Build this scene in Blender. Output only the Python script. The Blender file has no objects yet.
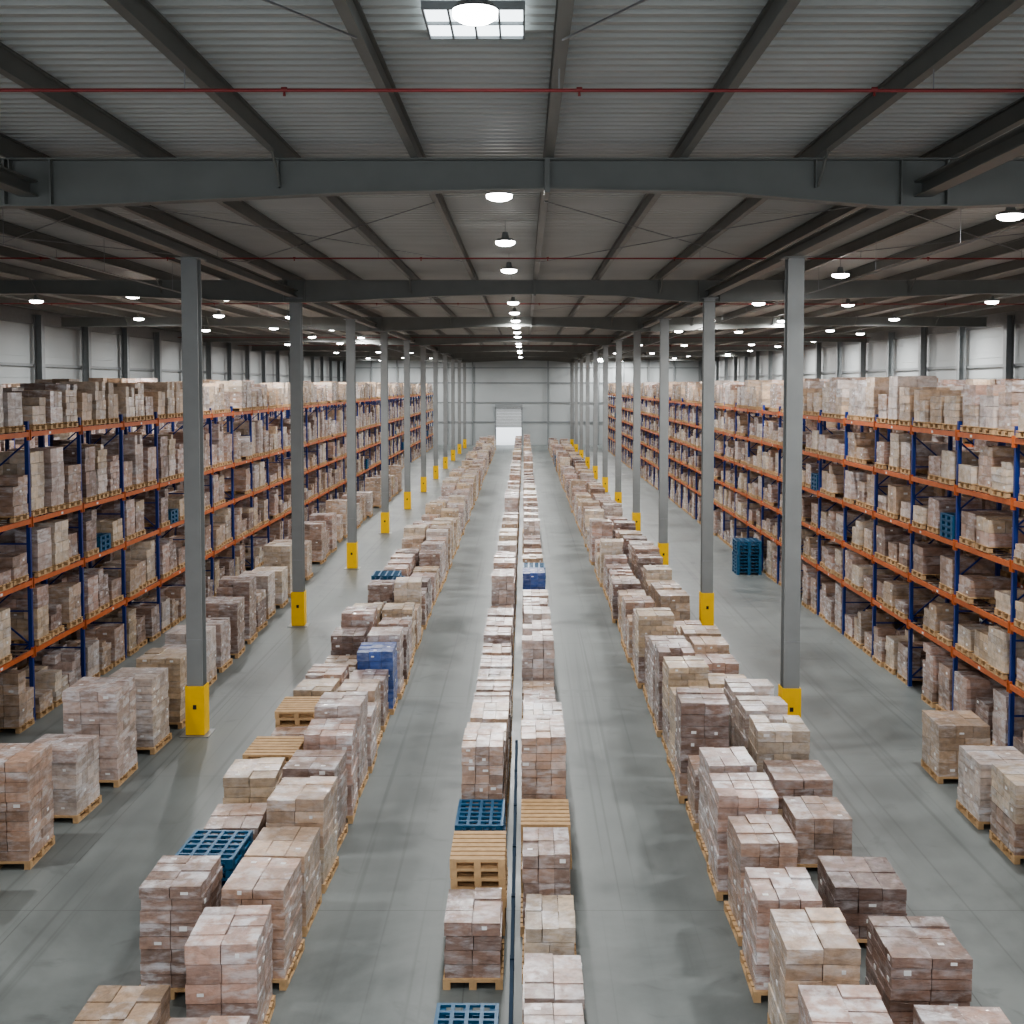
import bpy, math, random
from mathutils import Vector
R = random.Random(7)
scene = bpy.context.scene
H = 8.0
FAR = 160.0
NEAR = -14.0
WL, WR = -24.0, 24.0

# ------------------------------------------------------------ materials
def newmat(name):
    m = bpy.data.materials.new(name); m.use_nodes = True
    nt = m.node_tree
    return m, nt, nt.nodes['Principled BSDF']
def N(nt, t, **k):
    n = nt.nodes.new(t)
    for a, v in k.items(): setattr(n, a, v)
    return n
def simple(name, col, rough=0.5, metal=0.0, var=0.15, scale=6.0, bump=0.0):
    m, nt, b = newmat(name)
    tc = N(nt, 'ShaderNodeTexCoord'); no = N(nt, 'ShaderNodeTexNoise')
    no.inputs['Scale'].default_value = scale; no.inputs['Detail'].default_value = 4
    nt.links.new(tc.outputs['Object'], no.inputs['Vector'])
    mr = N(nt, 'ShaderNodeMapRange')
    mr.inputs[3].default_value = 1 - var; mr.inputs[4].default_value = 1 + var
    nt.links.new(no.outputs['Fac'], mr.inputs[0])
    mx = N(nt, 'ShaderNodeVectorMath', operation='SCALE')
    mx.inputs[0].default_value = col[:3]
    nt.links.new(mr.outputs[0], mx.inputs['Scale'])
    nt.links.new(mx.outputs[0], b.inputs['Base Color'])
    b.inputs['Roughness'].default_value = rough; b.inputs['Metallic'].default_value = metal
    if bump:
        bp = N(nt, 'ShaderNodeBump'); bp.inputs['Strength'].default_value = bump
        nt.links.new(no.outputs['Fac'], bp.inputs['Height']); nt.links.new(bp.outputs[0], b.inputs['Normal'])
    return m
def emis(name, col, s):
    m, nt, b = newmat(name)
    b.inputs['Base Color'].default_value = (*col, 1)
    b.inputs['Emission Color'].default_value = (*col, 1)
    b.inputs['Emission Strength'].default_value = s
    return m
def mth(nt, op, a, c=None, v=None):
    n = N(nt, 'ShaderNodeMath', operation=op); nt.links.new(a, n.inputs[0])
    if c is not None: nt.links.new(c, n.inputs[1])
    elif v is not None: n.inputs[1].default_value = v
    return n.outputs[0]
def rngn(nt, a, f0, f1, t0, t1):
    n = N(nt, 'ShaderNodeMapRange'); nt.links.new(a, n.inputs[0])
    for i, v in zip((1, 2, 3, 4), (f0, f1, t0, t1)): n.inputs[i].default_value = v
    return n.outputs[0]

def carton_mat():
    """cardboard cartons under stretch film"""
    m, nt, b = newmat('shrink_wrapped_carton')
    L = nt.links
    def math_(op, a, c=None, v=None): return mth(nt, op, a, c, v)
    def rng(*a): return rngn(nt, *a)
    at = N(nt, 'ShaderNodeAttribute', attribute_name='tone')
    geo = N(nt, 'ShaderNodeNewGeometry'); oi = N(nt, 'ShaderNodeObjectInfo')
    tc = N(nt, 'ShaderNodeTexCoord')
    rpi = geo.outputs['Random Per Island']
    sc = N(nt, 'ShaderNodeVectorMath', operation='SCALE')
    L.new(at.outputs['Color'], sc.inputs[0]); L.new(rng(rpi, 0, 1, .62, 1.18), sc.inputs['Scale'])
    ad = N(nt, 'ShaderNodeVectorMath', operation='ADD')
    L.new(tc.outputs['Object'], ad.inputs[0]); L.new(math_('MULTIPLY', oi.outputs['Random'], v=57.0), ad.inputs[1])
    n3 = N(nt, 'ShaderNodeTexNoise'); n3.inputs['Scale'].default_value = 7; n3.inputs['Detail'].default_value = 6
    n3.inputs['Roughness'].default_value = .65
    L.new(ad.outputs[0], n3.inputs['Vector'])
    s3 = N(nt, 'ShaderNodeVectorMath', operation='SCALE')
    L.new(sc.outputs[0], s3.inputs[0]); L.new(rng(n3.outputs['Fac'], .36, .58, .72, 1.05), s3.inputs['Scale'])
    mp = N(nt, 'ShaderNodeMapping'); mp.inputs['Scale'].default_value = (1.1, 1.1, 3.4)
    L.new(ad.outputs[0], mp.inputs[0])
    no = N(nt, 'ShaderNodeTexNoise'); no.inputs['Scale'].default_value = 3.0; no.inputs['Detail'].default_value = 5
    no.inputs['Roughness'].default_value = .6; no.inputs['Distortion'].default_value = .15
    L.new(mp.outputs[0], no.inputs['Vector'])
    haze_glare = rng(no.outputs['Fac'], .44, .68, .06, .88)  # whitish film haze, with streaky highlights painted into the base colour
    per = rng(math_('FRACT', math_('MULTIPLY', rpi, v=17.31)), 0, 1, .25, 1.2)
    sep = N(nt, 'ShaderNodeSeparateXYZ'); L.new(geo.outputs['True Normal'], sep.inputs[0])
    top = rng(sep.outputs['Z'], .5, 1, .85, 1.3)  # upward faces painted whiter, as film glare on the stack tops
    f = math_('MULTIPLY', haze_glare, per); f = math_('MULTIPLY', f, top); f = math_('MULTIPLY', f, at.outputs['Alpha'])
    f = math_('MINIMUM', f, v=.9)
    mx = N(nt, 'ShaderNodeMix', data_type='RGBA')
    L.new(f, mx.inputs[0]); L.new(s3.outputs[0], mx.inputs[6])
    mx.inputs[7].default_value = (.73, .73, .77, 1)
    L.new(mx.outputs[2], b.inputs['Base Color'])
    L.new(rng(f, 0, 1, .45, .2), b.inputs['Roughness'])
    b.inputs['Coat Weight'].default_value = .75; b.inputs['Coat Roughness'].default_value = .12
    n2 = N(nt, 'ShaderNodeTexNoise'); n2.inputs['Scale'].default_value = 5; n2.inputs['Detail'].default_value = 3
    n2.inputs['Distortion'].default_value = 1.5
    L.new(mp.outputs[0], n2.inputs['Vector'])
    bp = N(nt, 'ShaderNodeBump'); bp.inputs['Strength'].default_value = .8; bp.inputs['Distance'].default_value = .04
    L.new(n2.outputs['Fac'], bp.inputs['Height'])
    L.new(bp.outputs[0], b.inputs['Coat Normal'])
    b2 = N(nt, 'ShaderNodeBump'); b2.inputs['Strength'].default_value = .3; b2.inputs['Distance'].default_value = .02
    L.new(n2.outputs['Fac'], b2.inputs['Height']); L.new(b2.outputs[0], b.inputs['Normal'])
    return m

def floor_mat():
    m, nt, b = newmat('polished_concrete'); L = nt.links
    tc = N(nt, 'ShaderNodeTexCoord')
    def noise(scale, detail, rough, dist=0, mapping=None):
        n = N(nt, 'ShaderNodeTexNoise'); n.inputs['Scale'].default_value = scale; n.inputs['Detail'].default_value = detail
        n.inputs['Roughness'].default_value = rough; n.inputs['Distortion'].default_value = dist
        if mapping:
            mp = N(nt, 'ShaderNodeMapping'); mp.inputs['Scale'].default_value = mapping
            L.new(tc.outputs['Object'], mp.inputs[0]); L.new(mp.outputs[0], n.inputs['Vector'])
        else: L.new(tc.outputs['Object'], n.inputs['Vector'])
        return n.outputs['Fac']
    a1 = noise(.22, 10, .74, .5)
    a2 = noise(1.0, 4, .5, 0, (1.6, .1, 1))
    cr = N(nt, 'ShaderNodeValToRGB')
    cr.color_ramp.elements[0].position = .37; cr.color_ramp.elements[0].color = (.112, .127, .126, 1)
    cr.color_ramp.elements[1].position = .63; cr.color_ramp.elements[1].color = (.205, .225, .220, 1)
    mxn = N(nt, 'ShaderNodeMix', data_type='FLOAT'); mxn.inputs[0].default_value = .22
    L.new(a1, mxn.inputs[2]); L.new(a2, mxn.inputs[3]); L.new(mxn.outputs[0], cr.inputs[0])
    ty = noise(1.0, 2, .4, .5, (7.0, .05, 1))
    t2 = rngn(nt, ty, .60, .70, 0, .35)
    stn = noise(.9, 5, .6, 1.0); s2 = rngn(nt, stn, .60, .72, 0, .35)
    sep = N(nt, 'ShaderNodeSeparateXYZ'); L.new(tc.outputs['Object'], sep.inputs[0])
    fac = mth(nt, 'MAXIMUM', t2, s2)
    for ax, per, o in (('Y', 6.3, 1.0), ('X', 6.7, 20.9)):
        p = mth(nt, 'PINGPONG', mth(nt, 'ADD', sep.outputs[ax], v=o), v=per / 2)
        l = mth(nt, 'MULTIPLY', mth(nt, 'LESS_THAN', p, v=.010), v=.5)
        fac = mth(nt, 'MAXIMUM', fac, l)
    mx = N(nt, 'ShaderNodeMix', data_type='RGBA'); L.new(fac, mx.inputs[0]); L.new(cr.outputs[0], mx.inputs[6])
    mx.inputs[7].default_value = (.055, .06, .062, 1)
    L.new(mx.outputs[2], b.inputs['Base Color'])
    L.new(rngn(nt, a1, .35, .65, .30, .55), b.inputs['Roughness'])
    b.inputs['Specular IOR Level'].default_value = .45
    return m

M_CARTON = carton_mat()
M_WOOD = simple('pallet_wood', (.50, .33, .18), .7, var=.35, scale=9)
M_LABEL = simple('paper_label', (.72, .72, .72), .4, var=.1)
M_BLUEP = simple('blue_plastic', (.018, .10, .20), .4, var=.2)
M_RAIL = simple('blue_rail_paint', (.010, .035, .07), .8, var=.2)
M_RACKB = simple('rack_blue_paint', (.012, .035, .19), .4, var=.15)
M_RACKO = simple('rack_orange_paint', (.50, .13, .04), .42, var=.25)
M_DECKW = simple('rack_decking', (.17, .12, .09), .7, var=.25)
M_COL = simple('grey_column_paint', (.24, .252, .252), .4, var=.15, scale=2)
M_BEAM = simple('grey_beam_paint', (.165, .172, .162), .45, var=.15, scale=2)
M_YEL = simple('yellow_guard_paint', (.88, .53, .012), .45, var=.08)
M_BLK = simple('black_paint', (.02, .02, .02), .5)
M_ROOF = simple('roof_deck_metal', (.44, .45, .435), .5, var=.15, scale=.6)
M_WALL = simple('wall_cladding', (.38, .405, .41), .6, var=.08, scale=.4)
M_TRIM = simple('wall_girt_paint', (.22, .235, .24), .5)
M_RED = simple('red_pipe_paint', (.24, .03, .03), .4)
M_STEEL = simple('galvanised_steel', (.3, .31, .32), .4, .6)
M_LAMP = emis('lamp_lens', (1, .99, .98), 24)
M_SKY = emis('skylight_diffuser', (.86, .95, 1), 3.2)
M_DOOR = simple('shutter_slats', (.42, .44, .45), .5, var=.05)
M_OUT = simple('outside_apron', (.85, .85, .85), .8, var=.05)
M_FLOOR = floor_mat()

# ------------------------------------------------------------ mesh builder
BF = ((0, 3, 2, 1), (4, 5, 6, 7), (0, 1, 5, 4), (1, 2, 6, 5), (2, 3, 7, 6), (3, 0, 4, 7))
class MB:
    def __init__(s, mats): s.v = []; s.f = []; s.m = []; s.t = []; s.mats = mats
    def raw(s, vs, fs, mi, tone=(1, 1, 1, 0)):
        o = len(s.v); s.v += vs; s.t += [tone] * len(vs)
        for f in fs: s.f.append(tuple(i + o for i in f)); s.m.append(mi)
    def box(s, x0, x1, y0, y1, z0, z1, mi=0, tone=(1, 1, 1, 0)):
        s.raw([(x0, y0, z0), (x1, y0, z0), (x1, y1, z0), (x0, y1, z0), (x0, y0, z1), (x1, y0, z1), (x1, y1, z1), (x0, y1, z1)], BF, mi, tone)
    def rbox(s, cx, cy, z0, wx, wy, h, ang, mi, tone):
        c, q = math.cos(ang), math.sin(ang); vs = []
        for z in (z0, z0 + h):
            for a, b2 in ((-1, -1), (1, -1), (1, 1), (-1, 1)):
                x = a * wx / 2; y = b2 * wy / 2
                vs.append((cx + x * c - y * q, cy + x * q + y * c, z))
        s.raw(vs, BF, mi, tone)
    def bar(s, p, q, w, mi=0, w2=None):
        p = Vector(p); q = Vector(q); d = (q - p).normalized()
        up = Vector((0, 0, 1)) if abs(d.z) < .9 else Vector((1, 0, 0))
        a = d.cross(up).normalized() * w / 2; b2 = d.cross(a).normalized() * (w2 or w) / 2
        vs = [tuple(e + i * a + j * b2) for e in (p, q) for i, j in ((-1, -1), (1, -1), (1, 1), (-1, 1))]
        s.raw(vs, BF, mi)
    def cyl(s, p, q, r0, r1=None, n=12, mi=0, cap=True):
        r1 = r0 if r1 is None else r1
        p = Vector(p); q = Vector(q); d = (q - p).normalized()
        up = Vector((0, 0, 1)) if abs(d.z) < .9 else Vector((1, 0, 0))
        a = d.cross(up).normalized(); b2 = d.cross(a).normalized(); vs = []
        for e, r in ((p, r0), (q, r1)):
            for i in range(n):
                t = 2 * math.pi * i / n; vs.append(tuple(e + a * math.cos(t) * r + b2 * math.sin(t) * r))
        fs = [(i, (i + 1) % n, n + (i + 1) % n, n + i) for i in range(n)]
        if cap: fs += [tuple(range(n)), tuple(range(2 * n - 1, n - 1, -1))]
        s.raw(vs, fs, mi)
    def mesh(s, name):
        me = bpy.data.meshes.new(name); me.from_pydata(s.v, [], s.f)
        for m in s.mats: me.materials.append(m)
        me.polygons.foreach_set('material_index', s.m)
        ca = me.color_attributes.new('tone', 'FLOAT_COLOR', 'POINT')
        flat = [c for t in s.t for c in t]
        ca.data.foreach_set('color', flat)
        me.update(); return me
def obj(name, me, loc=(0, 0, 0), rot=0, parent=None):
    o = bpy.data.objects.new(name, me); o.location = loc; o.rotation_euler = (0, 0, rot)
    scene.collection.objects.link(o)
    if parent: o.parent = parent
    return o
def empty(name, loc=(0, 0, 0)):
    o = bpy.data.objects.new(name, None); o.location = loc; scene.collection.objects.link(o); o.empty_display_size = .3
    return o

# ------------------------------------------------------------ pallets & loads
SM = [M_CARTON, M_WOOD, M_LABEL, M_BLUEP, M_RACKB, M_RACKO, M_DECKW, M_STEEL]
TONES = [(.44, .28, .20, .85), (.49, .34, .235, .75), (.36, .225, .16, .7), (.54, .40, .265, .45), (.46, .34, .29, 1.1),
         (.54, .44, .38, 1.15), (.22, .13, .095, .6), (.33, .21, .15, .75), (.58, .46, .34, .75), (.43, .27, .21, 1.05), (.42, .29, .19, .55), (.28, .175, .13, .95)]
def pallet(mb, cx, cy, z, wx, wy, mi=1, lite=False):
    x0, x1, y0, y1 = cx - wx / 2, cx + wx / 2, cy - wy / 2, cy + wy / 2
    for k in range(3):
        xx = x0 + (wx - .1) * k / 2
        mb.box(xx, xx + .1, y0, y1, z, z + .02, mi)
        for j in range(3):
            yy = y0 + (wy - .13) * j / 2
            mb.box(xx, xx + .1, yy, yy + .13, z + .02, z + .1, mi)
        if not lite:
            yy = y0 + (wy - .1) * k / 2
            mb.box(x0, x1, yy, yy + .1, z + .1, z + .12, mi)
    n = 5 if lite else 7
    bw = wy / (n + (n - 1) * .35)
    for k in range(n):
        yy = y0 + k * bw * 1.35
        mb.box(x0, x1, yy, yy + bw, z + .12, z + .142, mi)
def plastic_pallet(mb, cx, cy, z, wx, wy, mi=3):
    x0, x1, y0, y1 = cx - wx / 2, cx + wx / 2, cy - wy / 2, cy + wy / 2
    for k in range(3):
        xx = x0 + (wx - .12) * k / 2
        mb.box(xx, xx + .12, y0, y1, z, z + .018, mi)
        for j in range(3):
            yy = y0 + (wy - .14) * j / 2; mb.box(xx, xx + .12, yy, yy + .14, z + .018, z + .105, mi)
    for k in range(5):
        xx = x0 + (wx - .05) * k / 4; mb.box(xx, xx + .05, y0, y1, z + .105, z + .142, mi)
    for k in range(7):
        yy = y0 + (wy - .05) * k / 6; mb.box(x0, x1, yy, yy + .05, z + .108, z + .140, mi)
def load(mb, cx, cy, z0, wx, wy, h, rng, tone=None, lite=False, pal=True):
    z = z0
    if pal: pallet(mb, cx, cy, z0, wx, wy, 1, lite); z = z0 + .143
    given = tone is not None and not lite
    tone = tone or rng.choice(TONES)
    lh = rng.choice((.14, .17, .2, .24)) if not lite else rng.choice((.17, .21, .26, .33))
    n = max(1, round((h - (z - z0)) / lh)); lh = (h - (z - z0)) / n
    pats = [(2, 3), (2, 3), (3, 2), (2, 4), (3, 3)] if not lite else [(2, 2), (2, 3), (3, 2)]
    pa = rng.choice(pats); alt = rng.random() < .4
    inset = rng.choice((.02, .02, .05, .08))
    W, D = wx - inset, wy - inset - .01
    tone2 = rng.choice(TONES) if (rng.random() < .22 and not given) else tone; split = rng.randint(1, max(1, n - 1))
    for k in range(n):
        nx, ny = pa if not (alt and k % 2) else (pa[1], pa[0])
        sx = rng.uniform(-.014, .014); sy = rng.uniform(-.014, .014)
        tn = tone if k < split else tone2
        for i in range(nx):
            for j in range(ny):
                if k == n - 1 and n > 2 and rng.random() < (.2 if lite else .02): continue
                if lite and k == n - 2 and n > 3 and rng.random() < .04: continue
                g = rng.uniform(.004, .012)
                bx = cx - W / 2 + W * (i + .5) / nx + sx; by = cy - D / 2 + D * (j + .5) / ny + sy
                hh = lh - (rng.uniform(0, .03) if k == n - 1 else .007)
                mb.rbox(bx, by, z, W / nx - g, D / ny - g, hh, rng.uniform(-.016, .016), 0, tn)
                if j == 0 and rng.random() < (.15 if lite else .22):
                    lx = bx + rng.uniform(-.06, .06); yy = by - (D / ny) / 2; lw = rng.uniform(.025, .055); l0 = rng.uniform(.25, .5)
                    mb.box(lx - lw, lx + lw, yy - .004, yy + .006, z + lh * l0, z + lh * l0 + rng.uniform(.03, .06), 2)
                if i in (0, nx - 1) and rng.random() < .10:
                    sgn = -1 if i == 0 else 1; xx = bx + sgn * (W / nx) / 2
                    mb.box(xx - .005, xx + .005, by - .04, by + .04, z + lh * .3, z + lh * .3 + .05, 2)
                if not lite and k == n - 1 and rng.random() < .12:
                    mb.box(bx - .05, bx + .03, by - .03, by + .03, z + hh - .002, z + hh + .003, 2)
        z += lh
def load_mesh(name, wx, wy, h, seed, tone=None):
    mb = MB(SM); load(mb, 0, 0, 0, wx, wy, h, random.Random(seed), tone); return mb.mesh(name)
def pallets_mesh(name, wx, wy, n, mi):
    mb = MB(SM); rg = random.Random(n)
    for k in range(n):
        f = plastic_pallet if mi == 3 else pallet
        f(mb, rg.uniform(-.015, .015), rg.uniform(-.015, .015), k * .1425, wx, wy, mi)
    return mb.mesh(name)
_cache = {}
HS = [.6, .75, .9, 1.05, 1.2, 1.35, 1.5, 1.65, 1.8, 1.95, 2.1]
def stack(wx, h, var, kind):
    if kind == 'c':
        h = min(HS, key=lambda a: abs(a - h)); var = var % 6
    else: var = 0
    key = (wx, h, var, kind)
    if key not in _cache:
        if kind == 'c': _cache[key] = load_mesh('wrapped_load', wx, 1.2, h, int(wx * 100 + h * 1000 + var * 77))
        elif kind == 'd': _cache[key] = load_mesh('wrapped_load', wx, 1.2, h, 5, (.17, .095, .07, .5))
        elif kind == 'B': _cache[key] = load_mesh('wrapped_load', wx, 1.2, h, 9, (.03, .09, .34, .3))
        elif kind == 'w': _cache[key] = pallets_mesh('pallets', wx, 1.2, round(h / .1425), 1)
        elif kind == 'b': _cache[key] = pallets_mesh('pallets', wx, 1.2, round(h / .1425), 3)
    return _cache[key]
NAMES = {'c': 'wrapped_carton_pallet', 'd': 'wrapped_carton_pallet', 'B': 'blue_wrapped_pallet_load', 'w': 'wooden_pallet_stack', 'b': 'blue_plastic_pallet_stack'}
INDIV = 48.0
def place(xc, yf, wx, h, kind='c', parent=None, jit=.055, rot=None):
    tight = wx < .85
    if tight: jit = .018
    o = obj(NAMES[kind], stack(wx, h, R.randrange(6), kind),
            (xc + R.uniform(-jit, jit), yf + .6 + R.uniform(-.03, .03), .001), R.uniform(-.012, .012) if tight else R.uniform(-.045, .045), parent)
    o.scale = (R.uniform(.92, 1.0), R.uniform(.93, 1.0), 1)
    return o
def row(xc, wx, near, yend, pitch, hmin, hmax, drift=0.0, rowname='pallet_load_row', skip=0.0, special=None):
    y = 0; last = 0
    for (yf, h, k) in near:
        place(xc, yf, wx, h, k); last = yf
    y = last + pitch; par = None
    base = R.uniform(hmin, hmax)
    while y < yend:
        if R.random() < .5: base = R.uniform(hmin, hmax)
        h = max(hmin, min(hmax, base + R.uniform(-.25, .25)))
        kind = 'c'; r = R.random()
        if r < .025: kind, h = 'w', 1.14
        elif r < .035: kind, h = 'b', 1.14
        elif r < .09: kind, h = 'd', 1.35
        if special:
            for (ys, hs, ks) in special:
                if abs(ys - y) < pitch / 2: kind, h = ks, hs
        if y > INDIV and par is None: par = empty(rowname)
        if R.random() >= skip:
            place(xc + drift * (y - last), y, wx, h, kind, par)
        y += pitch + R.uniform(0, .06)

# centre double row
row(-.68, .8, [(11.8, .9, 'c'), (13.2, .43, 'b'), (15.5, .9, 'c'), (17.0, 1.14, 'w'), (18.4, 1.14, 'b'), (19.8, 1.95, 'c'), (21.2, 1.65, 'c'), (22.6, 1.65, 'c'), (24.0, 1.5, 'c')], 150, 1.36, 1.0, 1.95)
row(.35, .8, [(12.6, .75, 'c'), (14.1, .6, 'c'), (15.6, .75, 'c'), (17.0, 1.2, 'c'), (18.4, 1.14, 'w'), (19.8, 2.1, 'c'), (21.2, 1.8, 'c'), (22.6, 1.65, 'c')], 150, 1.36, 1.0, 1.95,
    special=[(40.5, 1.6, 'B'), (42, 1.6, 'b')])
# left band
row(-4.65, .95, [(11.2, 1.05, 'c'), (12.7, .9, 'c'), (15.2, 1.5, 'c'), (17.0, 1.14, 'b'), (18.5, 1.05, 'c'), (20.0, 1.35, 'c'), (21.5, 1.28, 'w'), (23.0, 1.05, 'c'), (24.4, 1.3, 'w')], 150, 1.42, .9, 1.75,
    drift=-.003, special=[(40.6, 1.57, 'b')])
row(-3.6, .95, [(12.3, .75, 'c'), (13.9, 1.35, 'c'), (15.5, 1.35, 'c'), (17.0, 1.2, 'c'), (18.5, 1.5, 'c'), (20.0, 1.5, 'c'), (21.5, 1.6, 'c')], 150, 1.42, 1.0, 1.85,
    drift=-.003, special=[(28.8, 1.55, 'B')])
# right band
row(3.5, .95, [(11.9, 1.35, 'c'), (13.5, 1.5, 'c'), (15.1, 1.35, 'c'), (16.7, 1.5, 'c'), (18.2, 1.65, 'c'), (19.7, 1.65, 'c')], 150, 1.42, 1.0, 1.9)
row(4.9, 1.05, [(12.3, .9, 'c'), (13.9, 1.2, 'c'), (16.6, .9, 'd'), (19.3, .9, 'c'), (20.8, 1.05, 'c')], 150, 1.45, .8, 1.5, skip=.07)
# row in front of the left rack
y = 17.4
for h, dy in ((1.65, 2.0), (1.8, 2.1), (1.35, 2.0), (1.95, 2.1), (1.65, 1.95), (1.65, 1.9)):
    place(-8.75 + (y - 19) * .03, y, 1.14, h); y += dy
par = None
while y < 90:
    if y > INDIV and par is None: par = empty('pallet_load_row')
    if R.random() > .12: place(-8.75 - min(1.1, (y - 29) * .035) + R.uniform(-.1, .1), y, 1.14, R.uniform(1.2, 2.1), 'c', par)
    y += R.uniform(1.6, 2.3)
# loose loads at the right rack
for (x, yy, h) in ((8.85, 23.7, 1.2), (8.72, 21.2, 1.2), (8.75, 19.6, 1.35), (8.75, 18.0, 1.2)):
    place(x, yy, 1.05, h, jit=.02)
for yy in (50.2,): place(9.5, yy, 1.05, 1.4, 'b')

# ------------------------------------------------------------ racks
BAY = 3.3; RD = 1.05
def rack_frame(mb, y, zt):
    for x in (0.0, RD - .09): mb.box(x, x + .09, y - .045, y + .045, 0.016, zt, 4)
    for x in (-.03, RD - .12): mb.box(x, x + .15, y - .08, y + .08, 0.001, .015, 7)
    z = .25; s = 0
    while z + .8 < zt:
        a, b2 = (.06, RD - .06) if s % 2 == 0 else (RD - .06, .06)
        mb.bar((a, y, z), (b2, y, z + .8), .035, 4); mb.bar((.06, y, z), (RD - .06, y, z), .035, 4)
        z += .8; s += 1
def rack_bay(name, levels, seed, end=False, side=1):
    rg = random.Random(seed); mb = MB(SM); zt = levels[-1] + .25
    rack_frame(mb, 0, zt)
    if end: rack_frame(mb, BAY, zt)
    for z in levels:
        for x in (-.035, RD - .025):
            mb.box(x, x + .05, .05, BAY - .05, z - .115, z, 5)
            for e in (.045, BAY - .075): mb.box(x - .006, x + .056, e, e + .03, z - .2, z + .05, 5)
            if rg.random() < .5 and x < 0:
                yy = rg.uniform(.6, 2.4); mb.box(x - .005, x - .001, yy, yy + .12, z - .09, z - .03, 2)
        for k in range(8):
            yy = .25 + k * (BAY - .6) / 7
            mb.box(0, RD, yy, yy + .14, z + .001, z + .02, 6)
    lv = [0.0] + list(levels)
    for i, z in enumerate(lv):
        last = i == len(lv) - 1
        top = lv[i + 1] - .2 if not last else z + 1.3
        clear = top - z
        for sl in range(3):
            if rg.random() < (.05 if last else .11): continue
            yc = .1 + (BAY - .2) * (sl + .5) / 3 + rg.uniform(-.06, .06)
            hmax = clear - .02
            h = min(hmax, 1.65) * rg.uniform(.45, 1.0) if not last else rg.uniform(.75, 1.35)
            if rg.random() < .2 and not last: h *= .7
            if i > 0 and not last and rg.random() < .025:
                for q in range(rg.randint(2, 5)): plastic_pallet(mb, RD / 2, yc, z + .021 + q * .1425, 1.1, .85)
                continue
            tn = rg.choice(TONES)
            if last: tn = rg.choice([(.56, .43, .32, .75), (.54, .45, .40, 1.1), (.50, .36, .25, .7), (.38, .25, .18, .8), (.52, .37, .25, .4)])
            dx = rg.uniform(-.06, .06)
            load(mb, RD / 2 + dx, yc, z + .021 if z else .001, 1.1, rg.uniform(.76, .92), max(.4, h), rg, tn, lite=True)
    return mb.mesh(name)
LEVL = (1.75, 3.4, 4.85, 6.9); LEVR = (1.75, 3.0, 4.3, 5.6, 6.9)
def rack_row(xface, sign, levels, y0, y1, seed, nv=10):
    meshes = [rack_bay('rack_bay', levels, seed + k) for k in range(nv)]
    endm = rack_bay('rack_bay_end', levels, seed + 50, True)
    e = empty('pallet_rack', (xface, y0, 0))
    n = int((y1 - y0) / BAY); lastk = -1
    for i in range(n):
        k = R.randrange(nv)
        while k == lastk: k = R.randrange(nv)
        lastk = k
        me = endm if i == n - 1 else meshes[k]
        o = obj('bay', me, (0, i * BAY, 0), 0, e)
        if sign < 0: o.scale = (-1, 1, 1)
    return e
rack_row(-11.65, -1, LEVL, 8.4, 156, 100)
rack_row(-14.0, -1, LEVL, 8.4, 156, 200, 5)
rack_row(10.2, 1, LEVR, 8.4, 156, 300)
rack_row(12.55, 1, LEVR, 8.4, 156, 400, 5)
rack_row(-19.0, -1, LEVL, 8.4, 156, 100, 5)
rack_row(18.0, 1, LEVR, 8.4, 156, 300, 5)

# low dark-blue kerb rail between the two centre rows
mb = MB([M_RAIL])
mb.box(-.19, -.14, 10, 26, .06, .16)
yy = 10.0
while yy <= 26: mb.box(-.195, -.135, yy, yy + .1, 0, .18); yy += 2.0
obj('lane_divider_rail', mb.mesh('lane_divider_rail'))

# ------------------------------------------------------------ building shell
def slab(name, x0, x1, y0, y1, z0, z1, mat, parent=None):
    mb = MB([mat]); mb.box(x0, x1, y0, y1, z0, z1); return obj(name, mb.mesh(name), parent=parent)
slab('floor', WL, WR, NEAR, FAR, -.2, 0, M_FLOOR)
DZ = H + 3.70
mb = MB([M_ROOF]); vs = []; fs = []; y = NEAR; per = .27
prof = ((0, 0), (.10, 0), (.125, .06), (.245, .06))
pts = []
while y < FAR - per:
    for a, b2 in prof: pts.append((y + a, DZ + b2))
    y += per
pts.append((FAR, DZ))
for a, b2 in pts: vs += [(WL, a, b2), (WR, a, b2)]
for i in range(len(pts) - 1): fs.append((2 * i, 2 * i + 1, 2 * i + 3, 2 * i + 2))
mb.raw(vs, fs, 0); obj('ceiling', mb.mesh('ceiling'))
slab('roof_slab', WL - .3, WR + .3, NEAR, FAR + .3, DZ + .08, DZ + .2, M_ROOF)

def side_wall(name, x, s):
    mb = MB([M_WALL, M_TRIM, M_COL])
    mb.box(min(x, x + s * .2), max(x, x + s * .2), NEAR, FAR, 0, DZ, 0)
    z = 1.0
    while z < DZ:
        a, b2 = sorted((x - s * .03, x)); mb.box(a, b2, NEAR, FAR, z, z + .05, 0); z += 1.05
    for z in (H + .9, H + 3.0):
        a, b2 = sorted((x - s * .15, x - s * .03)); mb.box(a, b2, NEAR, FAR, z, z + .14, 1)
    a, b2 = sorted((x - s * .2, x - s * .03)); mb.box(a, b2, NEAR, FAR, DZ - .75, DZ - .05, 1)
    obj(name, mb.mesh(name))
    y = 1.9
    while y < FAR:
        m2 = MB([M_TRIM]); a, b2 = x - s * .6, x - s * .22
        a, b2 = min(a, b2), max(a, b2)
        m2.box(a, b2, y - .012, y + .012, 0, DZ - .3); m2.box(a, a + .03, y - .2, y + .2, 0, DZ - .3); m2.box(b2 - .03, b2, y - .2, y + .2, 0, DZ - .3)
        obj('wall_column', m2.mesh('wall_column')); y += 6.3
side_wall('wall_left', WL, -1); side_wall('wall_right', WR, 1)
dx0, dx1, dh = -3.7, -.35, 5.0
mb = MB([M_WALL, M_TRIM])
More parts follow.
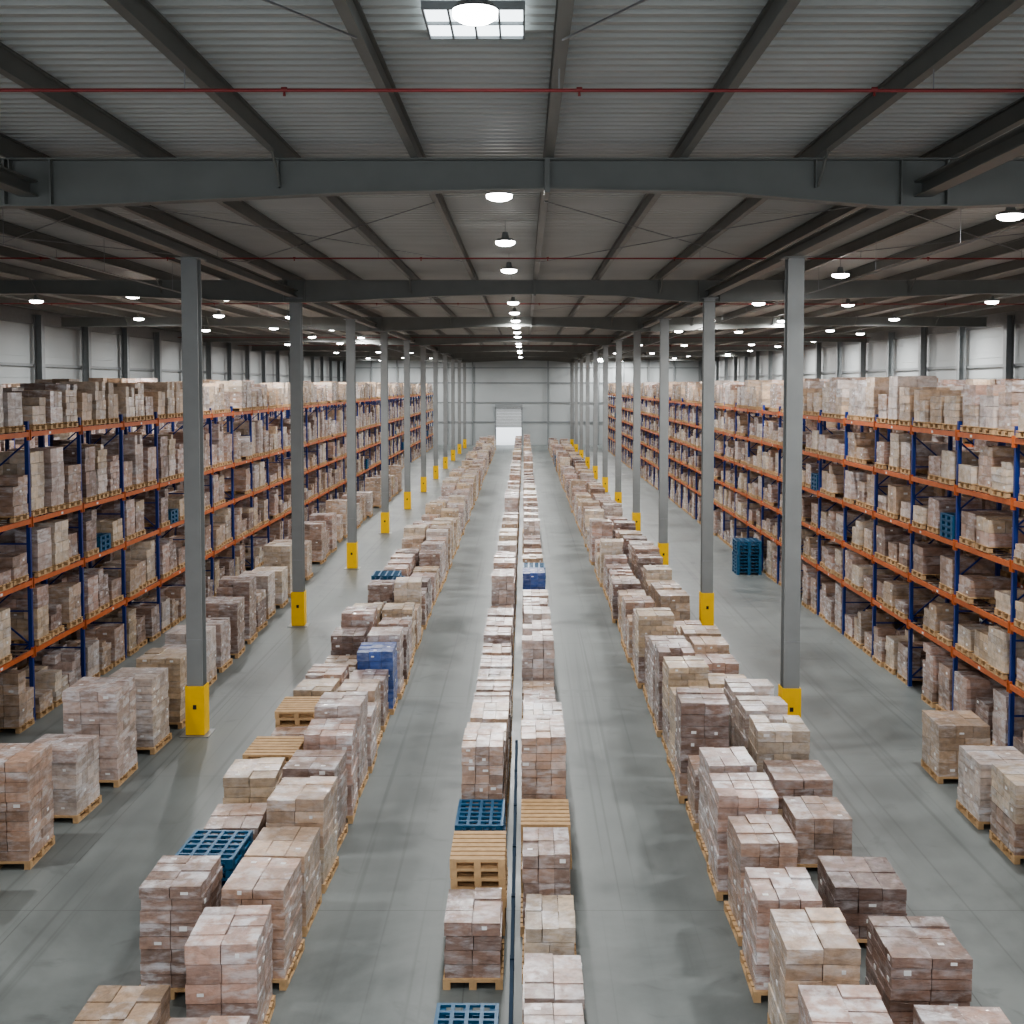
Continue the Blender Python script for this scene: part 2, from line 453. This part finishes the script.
mb.box(WL, dx0, FAR, FAR + .2, 0, DZ); mb.box(dx1, WR, FAR, FAR + .2, 0, DZ); mb.box(dx0, dx1, FAR, FAR + .2, dh, DZ)
for z in (3.0, 5.6, 8.2, 10.2):
    for a, b2 in ((WL, dx0 - .15), (dx1 + .15, WR)): mb.box(a, b2, FAR - .12, FAR, z, z + .16, 1)
    if z > dh: mb.box(dx0 - .15, dx1 + .15, FAR - .12, FAR, z, z + .16, 1)
x = WL + .4
while x < WR:
    if not (dx0 - .4 < x < dx1 + .4): mb.box(x - .1, x + .1, FAR - .3, FAR - .12, 0, DZ - .1, 1)
    x += 3.35
obj('wall_far', mb.mesh('wall_far'))
mb = MB([M_DOOR, M_TRIM])
z = 2.35
while z < dh: mb.box(dx0 - .05, dx1 + .05, FAR - .42, FAR - .37, z, z + .19, 0); z += .2
mb.box(dx0 - .15, dx0, FAR - .45, FAR - .32, 0, dh, 1); mb.box(dx1, dx1 + .15, FAR - .45, FAR - .32, 0, dh, 1)
mb.box(dx0 - .15, dx1 + .15, FAR - .75, FAR - .32, dh, dh + .45, 1)
obj('door_1', mb.mesh('door_1'))
slab('outside_ground', -30, 30, FAR + .2, FAR + 60, -.2, -.01, M_OUT)

# ------------------------------------------------------------ columns
def column(x, y, ztop):
    mb = MB([M_COL, M_YEL, M_BLK, M_STEEL])
    w, d = .18, .18
    mb.box(x - w, x + w, y - d, y - d + .03, .02, ztop - .03); mb.box(x - w, x + w, y + d - .03, y + d, .02, ztop - .03)
    mb.box(x - .015, x + .015, y - d + .03, y + d - .03, .02, ztop - .03)
    mb.box(x - .33, x + .33, y - .33, y + .33, 0.001, .02, 3)
    mb.box(x - .28, x + .28, y - .28, y + .28, ztop - .03, ztop - .002, 0)
    g = .215
    mb.box(x - g, x + g, y - g, y - g + .02, .03, 1.15, 1); mb.box(x - g, x + g, y + g - .02, y + g, .03, 1.15, 1)
    mb.box(x - g, x - g + .02, y - g + .02, y + g - .02, .03, 1.15, 1); mb.box(x + g - .02, x + g, y - g + .02, y + g - .02, .03, 1.15, 1)
    mb.box(x - .04, x + .04, y - g - .006, y - g - .001, .62, .72, 2)
    mb.box(x - w, x + w, y - d - .005, y - d, 2.2, 2.22, 3)
    obj('steel_column', mb.mesh('steel_column'))
XC_L, XC_R = -7.5, 6.05
GB = H + 2.85
y = 27.2
while y < FAR - 2:
    column(XC_L, y, GB); column(XC_R, y - .2, GB); y += 12.45
column(XC_L, 2.3, GB); column(XC_R, 1.9, GB)
def girder(x, zb, zt, name, w=.13):
    mb = MB([M_BEAM])
    mb.box(x - w, x + w, NEAR, FAR - .35, zb, zb + .025); mb.box(x - w, x + w, NEAR, FAR - .35, zt - .025, zt); mb.box(x - .01, x + .01, NEAR, FAR - .35, zb + .025, zt - .025)
    obj(name, mb.mesh(name))
girder(XC_L, GB, GB + .24, 'longitudinal_girder'); girder(XC_R, GB, GB + .24, 'longitudinal_girder')
PB = H + 3.42
PX = [-1.65 + i * 2.03 for i in range(-11, 13)]
for x in PX:
    mb = MB([M_BEAM]); w = .07 if abs(x - .38) < .1 else .058
    mb.box(x - w, x + w, NEAR, FAR - .35, PB, PB + .02); mb.box(x - w, x + w, NEAR, FAR - .35, DZ - .025, DZ - .002); mb.box(x - .012, x + .012, NEAR, FAR - .35, PB + .02, DZ - .025)
    obj('roof_purlin', mb.mesh('roof_purlin'))
def frame(y):
    mb = MB([M_BEAM, M_STEEL])
    zt = PB - .003
    st = [(WL + .7, 2.95), (-15.5, 3.0), (XC_L - .6, 2.72), (XC_L + .6, 2.72), (-2.5, 2.93), (.35, 2.98), (3, 2.93), (XC_R - .6, 2.72), (XC_R + .6, 2.72), (15, 3.0), (WR - .7, 2.95)]
    for (xa, ha), (xb, hb) in zip(st[:-1], st[1:]):
        za, zb = H + ha, H + hb
        mb.raw([(xa, y - .01, za), (xb, y - .01, zb), (xb, y + .01, zb), (xa, y + .01, za), (xa, y - .01, zt), (xb, y - .01, zt), (xb, y + .01, zt), (xa, y + .01, zt)], BF, 0)
        mb.raw([(xa, y - .14, za - .025), (xb, y - .14, zb - .025), (xb, y + .14, zb - .025), (xa, y + .14, za - .025), (xa, y - .14, za), (xb, y - .14, zb), (xb, y + .14, zb), (xa, y + .14, za)], BF, 0)
    mb.box(WL + .7, WR - .7, y - .14, y + .14, zt - .025, zt)
    for x in (XC_L - .35, XC_L + .35, XC_R - .35, XC_R + .35): mb.box(x - .012, x + .012, y - .13, y + .13, H + 2.72, zt - .025)
    mb.box(.31, .39, y - .15, y + .15, H + 2.9, zt)
    for i in range(-3, 4):
        x = .35 + i * 4.06
        if abs(i) > 0:
            mb.box(x - .012, x + .012, y - .12, y - .01, H + 2.98, zt - .025)
    for x in PX[::2]:
        if abs(x - .35) > .3: mb.bar((x, y - .12, H + 3.0), (x, y - .75, PB + .05), .03, 0)
    obj('transverse_roof_beam', mb.mesh('transverse_roof_beam'))
for y in (-2.9, 18.4, 39.4, 60.7, 82, 103, 124, 145): frame(y)
mb = MB([M_STEEL])
for y in (0, 21.5, 43, 64.5):
    for a, b2 in ((-15.86, -7.74), (-7.74, -1.65), (.38, 6.5), (6.5, 14.6)):
        mb.bar((a, y + 1, PB - .01), (b2, y + 12, PB - .01), .018); mb.bar((b2, y + 1, PB - .03), (a, y + 12, PB - .03), .018)
obj('roof_tie_rods', mb.mesh('roof_tie_rods'))
for k, y in enumerate((13.2, 30.5, 47.5, 64, 81, 98)):
    mb = MB([M_RED, M_STEEL]); z = H + 3.20
    mb.cyl((WL + .7, y, z), (WR - .7, y, z - .02), .019, n=10)
    for x in PX[::2]:
        mb.bar((x, y, z), (x, y, PB), .012, 1)
    for i in range(-7, 8):
        x = i * 3.2 + .6; mb.cyl((x, y, z - .015), (x, y, z - .07), .011, .016, 8, 0); mb.cyl((x - .03, y, z), (x + .03, y, z), .027, n=10)
    obj('sprinkler_pipe', mb.mesh('sprinkler_pipe'))
mb = MB([M_STEEL])
for x in (-9.9, 8.3):
    mb.cyl((x, NEAR, H + 2.66), (x, FAR - .8, H + 2.66), .02, n=8)
    for i in range(28): mb.bar((x, i * 5.5 + 1, H + 2.66), (x, i * 5.5 + 1, PB + .02), .010)
obj('cable_conduit', mb.mesh('cable_conduit'))

# ------------------------------------------------------------ lamps
def lampmesh():
    mb = MB([M_STEEL, M_LAMP, M_TRIM])
    mb.cyl((0, 0, .03), (0, 0, .09), .255, .20, 28, 0); mb.cyl((0, 0, .09), (0, 0, .24), .10, .07, 16, 2)
    mb.cyl((0, 0, .03), (0, 0, -.02), .245, .24, 28, 1, cap=False)
    mb.cyl((0, 0, -.02), (0, 0, -.055), .24, .17, 28, 1, cap=False)
    mb.cyl((0, 0, -.055), (0, 0, -.07), .17, .10, 28, 1)
    mb.cyl((0, 0, .24), (0, 0, .5), .008, .008, 6, 0)
    return mb.mesh('high_bay_lamp')
LM = lampmesh()
LD = {}
def lamp(x, y, h=3.2, p=300, s=1.0):
    e = obj('high_bay_light', LM, (x, y, H + h - .02)); e.scale = (s, s, 1)
    if p not in LD:
        l = bpy.data.lights.new('lamp_light', 'AREA'); l.shape = 'DISK'; l.size = .44; l.energy = p; l.color = (1, .995, .98)
        LD[p] = l
    o = bpy.data.objects.new('lamp_light', LD[p]); o.location = (0, 0, -.085); scene.collection.objects.link(o); o.parent = e
P = 450
lamp(-.42, 10.5, 3.2, P, .8)
y = 20.5
while y < 158: lamp(-.42, y, 3.2, P * .85, .9); y += 6.6
lamp(-.42, 1, 3.2, P); lamp(-.42, -6, 3.2, P)
for (x, ys) in ((-11.0, 44.6), (-14.1, 43.5), (-18.6, 46), (-11.9, 18), (-11.9, 5), (9.2, 22.9), (9.1, 10), (12.9, 48), (21, 63), (18, 22)):
    y = ys
    while y < 158:
        lamp(x, y, 3.2, P * 1.1)
        if ys in (18, 5, 10): break
        y += 12.2
mb = MB([M_SKY, M_TRIM]); sx0, sx1, sy0, sy1 = -.98, .0, 11.75, 12.75; z = DZ - .06
mb.box(sx0, sx1, sy0, sy1, z, z + .02, 0)
for k in range(5):
    x = sx0 + (sx1 - sx0) * k / 4; mb.box(x - .01, x + .01, sy0, sy1, z - .03, z, 1)
for k in range(3):
    y = sy0 + (sy1 - sy0) * k / 2; mb.box(sx0 - .012, sx1 + .012, y - .012, y + .012, z - .032, z + .05, 1)
obj('skylight', mb.mesh('skylight'))

# ------------------------------------------------------------ world & camera
w = bpy.data.worlds.new('World'); scene.world = w; w.use_nodes = True
bg = w.node_tree.nodes['Background']; bg.inputs[0].default_value = (.88, .94, 1, 1); bg.inputs[1].default_value = 2.2
cam = bpy.data.cameras.new('camera'); co = bpy.data.objects.new('camera', cam); scene.collection.objects.link(co)
cam.lens = 1200 / 1024 * 36; cam.sensor_width = 36
pitch = 3.0
co.location = (0, 0, H); co.rotation_euler = (math.radians(90 - pitch), 0, 0)
cam.shift_x = -12 / 1024; cam.shift_y = -(127 - 1200 * math.tan(math.radians(pitch))) / 1024
cam.clip_end = 500
scene.camera = co
try: scene.view_settings.look = 'AgX - Medium High Contrast'
except Exception as e: print(e)
